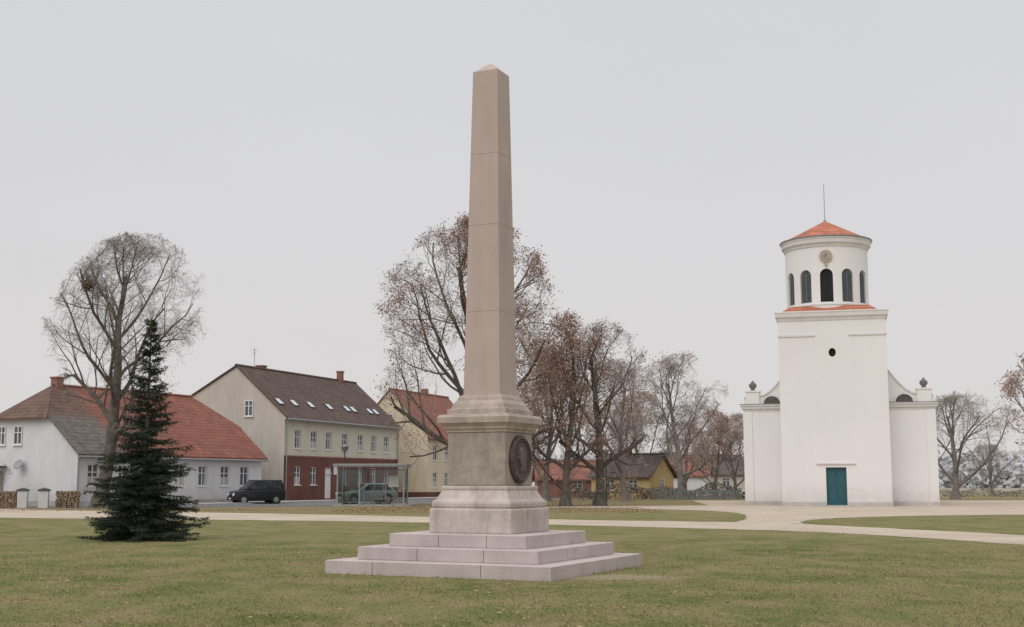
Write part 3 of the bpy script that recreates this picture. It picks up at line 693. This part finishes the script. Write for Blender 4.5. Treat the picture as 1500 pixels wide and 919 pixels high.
t3=tree_mesh(31,12.8,3.3,2.6,.28,.2,lean=.4,nch=(12,7,6,5,2),leafn=8500,leafsz=.066,mats=(bark,twig,leafr2),clump=.0)
put_tree(t3,'slender tree with dark rust brown leaves',3.5,84,R(10),1.0,'autumn_tree')
t4=tree_mesh(48,12.9,3.8,3.2,.34,.2,lean=.4,nch=(12,7,6,5,2),leafn=1800,leafsz=.06,mats=(bark,twig,leafr),clump=.05)
put_tree(t4,'nearly bare tree with a few rust leaves on the green',5.9,86,R(200),1.0,'autumn_tree')
t5=tree_mesh(59,13.6,4.4,3.4,.33,.2,lean=.3,nch=(12,7,6,5,2),leafn=2200,leafsz=.075,mats=(bark_hazed,twig_hazed,leaf_hazed),clump=.05,tipr=.008)
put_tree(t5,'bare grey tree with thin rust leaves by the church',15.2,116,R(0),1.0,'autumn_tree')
t6=tree_mesh(61,11,3.8,1.8,.25,.16,lean=.2,nch=(11,6,6,5,2),leafn=6500,leafsz=.085,mats=(bark_hazed,twig_hazed,leaf_hazed),clump=0,tipr=.008)
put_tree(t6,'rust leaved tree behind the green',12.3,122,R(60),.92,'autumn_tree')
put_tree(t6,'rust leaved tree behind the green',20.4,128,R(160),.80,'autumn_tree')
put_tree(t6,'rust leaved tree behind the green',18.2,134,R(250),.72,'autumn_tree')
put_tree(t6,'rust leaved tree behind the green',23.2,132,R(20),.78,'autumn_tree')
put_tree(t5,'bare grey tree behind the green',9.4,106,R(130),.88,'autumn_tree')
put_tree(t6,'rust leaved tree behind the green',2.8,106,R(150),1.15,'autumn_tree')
t7=tree_mesh(73,9.8,5.6,1.6,.34,.14,lean=1.6,nch=(11,6,6,5,2),leafn=0,mats=(bark_hazed,twig_hazed,leaf_hazed),tipr=.009)
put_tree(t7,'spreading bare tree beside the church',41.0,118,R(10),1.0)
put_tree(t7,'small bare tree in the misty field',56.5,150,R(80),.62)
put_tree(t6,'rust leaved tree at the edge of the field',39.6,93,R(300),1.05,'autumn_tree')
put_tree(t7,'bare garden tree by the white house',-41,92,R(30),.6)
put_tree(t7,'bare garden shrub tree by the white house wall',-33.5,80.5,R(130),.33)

def spruce():
    rd=random.Random(9); H=6.2; RB=1.68
    st=MB(); st.cyl((0,0,-.05),(0,0,H),.10,.012,8)
    tris=[]
    def needles(q,td,tl,dens=.014,ln=(.045,.08)):
        nn=max(5,int(tl/dens)); o1=td.orthogonal().normalized(); o2=td.cross(o1)
        for j in range(nn):
            b=q+td*(tl*j/nn)
            an=rd.uniform(0,6.283)
            dn=(td*.7+(o1*math.cos(an)+o2*math.sin(an))*.9).normalized()*rd.uniform(*ln)
            wv=dn.cross(Vector((rd.gauss(0,1),rd.gauss(0,1),rd.gauss(0,1)))).normalized()*.0095
            tris.append((b-wv,b+wv,b+dn))
    z=.18
    while z<H-.1:
        f=1-z/H; nb=int(7+6.5*f)
        lay=rd.uniform(.85,1.08)
        for k in range(nb):
            az=rd.uniform(0,6.283); Ln=RB*(.35*f**1.5+.65*f**.9)*lay*rd.uniform(.55,1.12)+.07
            if rd.random()<.07: Ln*=1.15
            dv=Vector((math.cos(az),math.sin(az),0)); sl=rd.uniform(-.30,.08)+.6*(1-f)**2
            p=Vector((0,0,z+rd.uniform(-.06,.06))); pts=[p]; ns=max(3,int(Ln/.11))
            for i in range(ns):
                t=(i+1)/ns; p=p+(dv+Vector((0,0,sl-.30*math.sin(t*2.2)*f+.42*t*t))).normalized()*(Ln/ns); pts.append(p)
            st.cyl(pts[0],pts[len(pts)//2],.016*f+.005,.008,4); st.cyl(pts[len(pts)//2],pts[-1],.008,.004,3)
            side=Vector((-dv.y,dv.x,0))
            for i in range(1,len(pts)):
                t=i/ns; q=pts[i]
                needles(q,dv,.12)
                ll=(.11+.28*Ln*(1-t*.75))*rd.uniform(.55,1.15)
                for s in(-1,1):
                    td=(dv*.6+side*s+Vector((0,0,rd.uniform(-.6,.05)))).normalized()
                    needles(q,td,ll)
                    if ll>.22:
                        q2=q+td*ll*.5; needles(q2,(td+dv*.9).normalized(),ll*.45)
                if rd.random()<.45: needles(q,(dv*.5+Vector((0,0,-1))).normalized(),.13)
        z+=.12+.025*rd.random()+.06*(1-f)
    V=np.array([[tuple(v) for v in t] for t in tris],dtype=np.float32)
    return st.mesh('trunk',[bark],False,False),trimesh('crown',V,needle)
sm=spruce()
sp_=thing('spruce_tree','young dark green spruce tree standing on the lawn','spruce tree',(-10.25,35.6,0))
part(sp_,'trunk',sm[0],None); part(sp_,'crown',sm[1],None)

# ------------------------------------------------------------------ vehicles
def car(name,label,x,y,rz,paint,van=True,s_=1):
    c=thing(name,label,'van' if van else 'car',(x,y,.014),rz,scale=(s_,s_,s_))
    Ln=4.2; h=1.86 if van else 1.48; belt=1.08 if van else .93; hwid=.88
    if van: prof=[(.05,.30),(0,.5),(.03,.78),(.18,.95),(.90,belt),(4.13,belt+.02),(4.2,.8),(4.18,.32),(3.75,.24),(.5,.24)]; gb=((.86,4.15),(1.65,3.92))
    else: prof=[(.05,.28),(0,.48),(.05,.68),(.22,.80),(1.15,belt),(4.0,belt+.02),(4.18,.85),(4.2,.5),(4.12,.3),(3.8,.22),(.5,.22)]; gb=((1.1,4.05),(1.95,3.55))
    part(c,'body',MB().ext_y(prof,-hwid,hwid),[paint],.07,True,seg=3)
    (b0,b1),(r0,r1)=gb; wb,wr_=hwid-.04,hwid-.2
    B=[Vector((b0,-wb,belt)),Vector((b1,-wb,belt)),Vector((b1,wb,belt)),Vector((b0,wb,belt))]
    T=[Vector((r0,-wr_,h)),Vector((r1,-wr_,h)),Vector((r1,wr_,h)),Vector((r0,wr_,h))]
    part(c,'cabin',MB().add(B+T,[(0,1,2,3),(4,5,6,7),(0,1,5,4),(1,2,6,5),(2,3,7,6),(3,0,4,7)]),[paint],.06,True,seg=3)
    cen=sum(B+T,Vector())/8
    def panel(i,j,u0,u1,v0,v1,nm):
        def q(u,v): return (B[i].lerp(B[j],u)).lerp(T[i].lerp(T[j],u),v)
        p=[q(u0,v0),q(u1,v0),q(u1,v1),q(u0,v1)]; n=(p[1]-p[0]).cross(p[3]-p[0]).normalized()
        if n.dot(p[0]-cen)<0: n=-n
        mb=MB().add([a-n*.03 for a in p]+[a+n*.008 for a in p],[(4,5,6,7),(0,1,5,4),(1,2,6,5),(2,3,7,6),(3,0,4,7)])
        part(c,nm,mb,[carglass])
    panel(0,3,.07,.93,.1,.9,'windscreen'); panel(1,2,.09,.91,.15,.88,'rear_window')
    for i,j in((0,1),(3,2)):
        panel(i,j,.10,.36,.1,.86,'side_window'); panel(i,j,.39,.66,.1,.86,'side_window'); panel(i,j,.69,.92,.12,.84,'side_window')
    for wx in(.8,Ln-.8):
        for s in(-1,1):
            part(c,'wheel_arch',MB().cyl((wx,s*(hwid-.15),.36),(wx,s*(hwid+.006),.36),.40,.40,20),[rubber])
            wl=part(c,'wheel',MB().cyl((wx,s*(hwid-.2),.32),(wx,s*(hwid+.015),.32),.32,.31,20),[rubber],.015)
            part(wl,'rim',MB().cyl((wx,s*(hwid+.012),.32),(wx,s*(hwid+.022),.32),.21,.19,14),[rimm])
    for s in(-1,1):
        part(c,'headlight',MB().box(-.01,.20,s*.66-.17,s*.66+.17,.62,.82),[lampw],.03)
        part(c,'tail_light',MB().box(Ln-.05,Ln+.012,s*.74-.08,s*.74+.08,.75,1.15 if van else .9),[redl],.02)
        part(c,'mirror',MB().box(1.25,1.4,s*(hwid+.08)-.08,s*(hwid+.08)+.08,belt,belt+.16),[paint],.03)
    part(c,'grille',MB().box(-.012,.05,-.42,.42,.55,.72),[rubber],.01)
    part(c,'bumper',MB().box(-.04,.2,-.80,.80,.28,.50),[paint if not van else rubber],.04)
    part(c,'number_plate',MB().box(-.055,-.041,-.26,.26,.36,.47),[wframe])
    return c
car('parked_van','dark blue compact van parked beside the white house',-20.3,92.0,R(30),paint_dark,True,.93)
car('parked_car','silver hatchback parked behind the bus shelter',-12.5,92.5,R(28),paint_silver,False)
car('parked_car','dark car parked far across the green',20.5,112.5,R(5),paint_dark,False)

# ------------------------------------------------------------------ bus shelter
bs=thing('bus_shelter','grey steel and glass bus shelter beside the road','bus shelter',(-11.75,85.8,0),R(-4))
LW,DP,HH=4.5,1.6,2.6
def post(x,y): part(bs,'post',MB().box(x-.045,x+.045,y-.045,y+.045,0,HH),[zinc])
for x in(0,1.5,3.0,4.5): post(x,DP)
for x in(0,1.5,4.5): post(x,0)
part(bs,'roof',MB().box(-.25,LW+.25,-.3,DP+.25,HH,HH+.07).box(-.27,LW+.27,-.32,DP+.27,HH+.07,HH+.2),[zinc],.02)
for a,b in((.05,1.45),(1.55,2.95),(3.05,4.45)):
    part(bs,'glass_panel',MB().box(a,b,DP-.008,DP+.008,.25,2.4),[sglass])
    part(bs,'rail',MB().box(a,b,DP-.025,DP+.025,.18,.248),[zinc]); part(bs,'rail',MB().box(a,b,DP-.02,DP+.02,2.402,2.46),[zinc])
for x in(0,LW):
    part(bs,'glass_panel',MB().box(x-.008,x+.008,.05,DP-.05,.25,2.4),[sglass])
    part(bs,'rail',MB().box(x-.025,x+.025,.05,DP-.05,.18,.248),[zinc])
part(bs,'glass_panel',MB().box(.05,1.45,-.008,.008,.25,2.4),[sglass])
bn=part(bs,'bench',MB().box(1.7,4.2,DP-.55,DP-.15,.43,.48),[woodd],.01)
for x in(1.9,4.0): part(bn,'leg',MB().box(x-.03,x+.03,DP-.4,DP-.3,0,.43),[zinc])
part(bs,'timetable_board',MB().box(3.2,3.9,DP-.06,DP-.03,1.25,2.0),[wframe])
part(bs,'base_slab',MB().box(-.3,LW+.3,-.4,DP+.3,0,.05),[concrete])
def lamp(x,y,label,h=4.0):
    l=thing('street_lamp',label,'street lamp',(x,y,0),group='street lamps along the village street')
    part(l,'pole',MB().cyl((0,0,0),(0,0,h-.25),.055,.04,10).cyl((0,0,0),(0,0,.6),.08,.08,10),[metal_d])
    part(l,'lamp_shade',MB().lathe([(h-.25,.10),(h-.22,.20),(h+.05,.26),(h+.08,.30),(h+.18,.12),(h+.22,.03)],16),[zinc],0,True)
lamp(-11.85,90,'grey post-top street lamp by the bus shelter'); lamp(-1.5,108,'grey post-top street lamp further down the street'); lamp(7.4,100,'grey post-top street lamp near the trees')

def pillar(x,y):
    p=thing('gate_pillar','white rendered gate pillar with a dark cap','gate pillar',(x,y,0),R(10),group='gate pillars by the white house')
    part(p,'shaft',MB().box(-.28,.28,-.28,.28,0,1.05),[white_wall],.01); part(p,'cap',MB().stack([(1.052,.34),(1.12,.34),(1.24,.05)]),[metal_d])
pillar(-30.2,78.8); pillar(-28.9,78.8)
def stack(x,y,L,label):
    mb=MB(); rr=random.Random(int(x*10)); z=.08
    while z<1.0:
        xx=rr.uniform(0,.06)
        while xx<L:
            r=rr.uniform(.055,.1); mb.cyl((xx,rr.uniform(-.05,.02),z+rr.uniform(-.02,.02)),(xx,.5,z),r,r,7); xx+=r*2+.005
        z+=.145
    o=thing('firewood_stack',label,'firewood',(x,y,0),R(5),mesh=mb.mesh('firewood_stack',[wood])); o['kind']='stuff'
stack(-33.0,79.0,2.3,'low stack of split brown firewood by the pillars'); stack(-28.3,79.3,1.3,'short stack of split firewood beside the pillar')

fm=MB()
for i in range(90): fm.box(i*.2,i*.2+.1,0,.03,.05,.9+.03*math.sin(i*1.7))
fm.box(0,18,.03,.06,.25,.33).box(0,18,.03,.06,.7,.78)
thing('garden_fence','long dull grey picket fence behind the green','fence',(12.5,113,0),R(3),mesh=fm.mesh('garden_fence',[bluefence]))
def hedge(name,label,x,y,L,D,H,rz,mat,n=4000,seed=1,stuff=False,q=.12):
    rs=np.random.default_rng(seed); u=rs.random(n)*L
    top=H*(.7+.3*np.sin(u*1.1+seed)*np.sin(u*.37)); z=top*rs.random(n)**.7; y_=D*(rs.random(n)-.5)*np.sqrt(np.clip(1-(z/H)**2*.6,0,1))
    V=leafquads(np.stack([u,y_,z],1),q,rs); me=trimesh(name,V,mat)
    o=thing(name,label,'hedge',(x,y,0),rz,mesh=me)
    if stuff: o['kind']='stuff'
    return o
hedge('hedge','brown leafless hedge along the far gardens',5,117,16,1.5,1.6,R(2),hedgem,5000,2,q=.09)
hedge('hedge','brown leafless hedge beside the fence',24,120,14,2,1.8,R(0),hedgem,5000,3,q=.09)
hedge('hedge','low tangled brown hedge at the field edge',38,135,40,2.0,1.1,R(4),hedgem,6000,4,q=.08)
hedge('far_treeline','line of distant trees with mist painted as pale grey',-500,620,1100,30,17,R(0),hazem,26000,5,True,2.2)
hedge('far_treeline','line of distant woodland with mist painted as pale grey',60,330,260,20,8,R(-3),hazem,14000,6,True,.9)
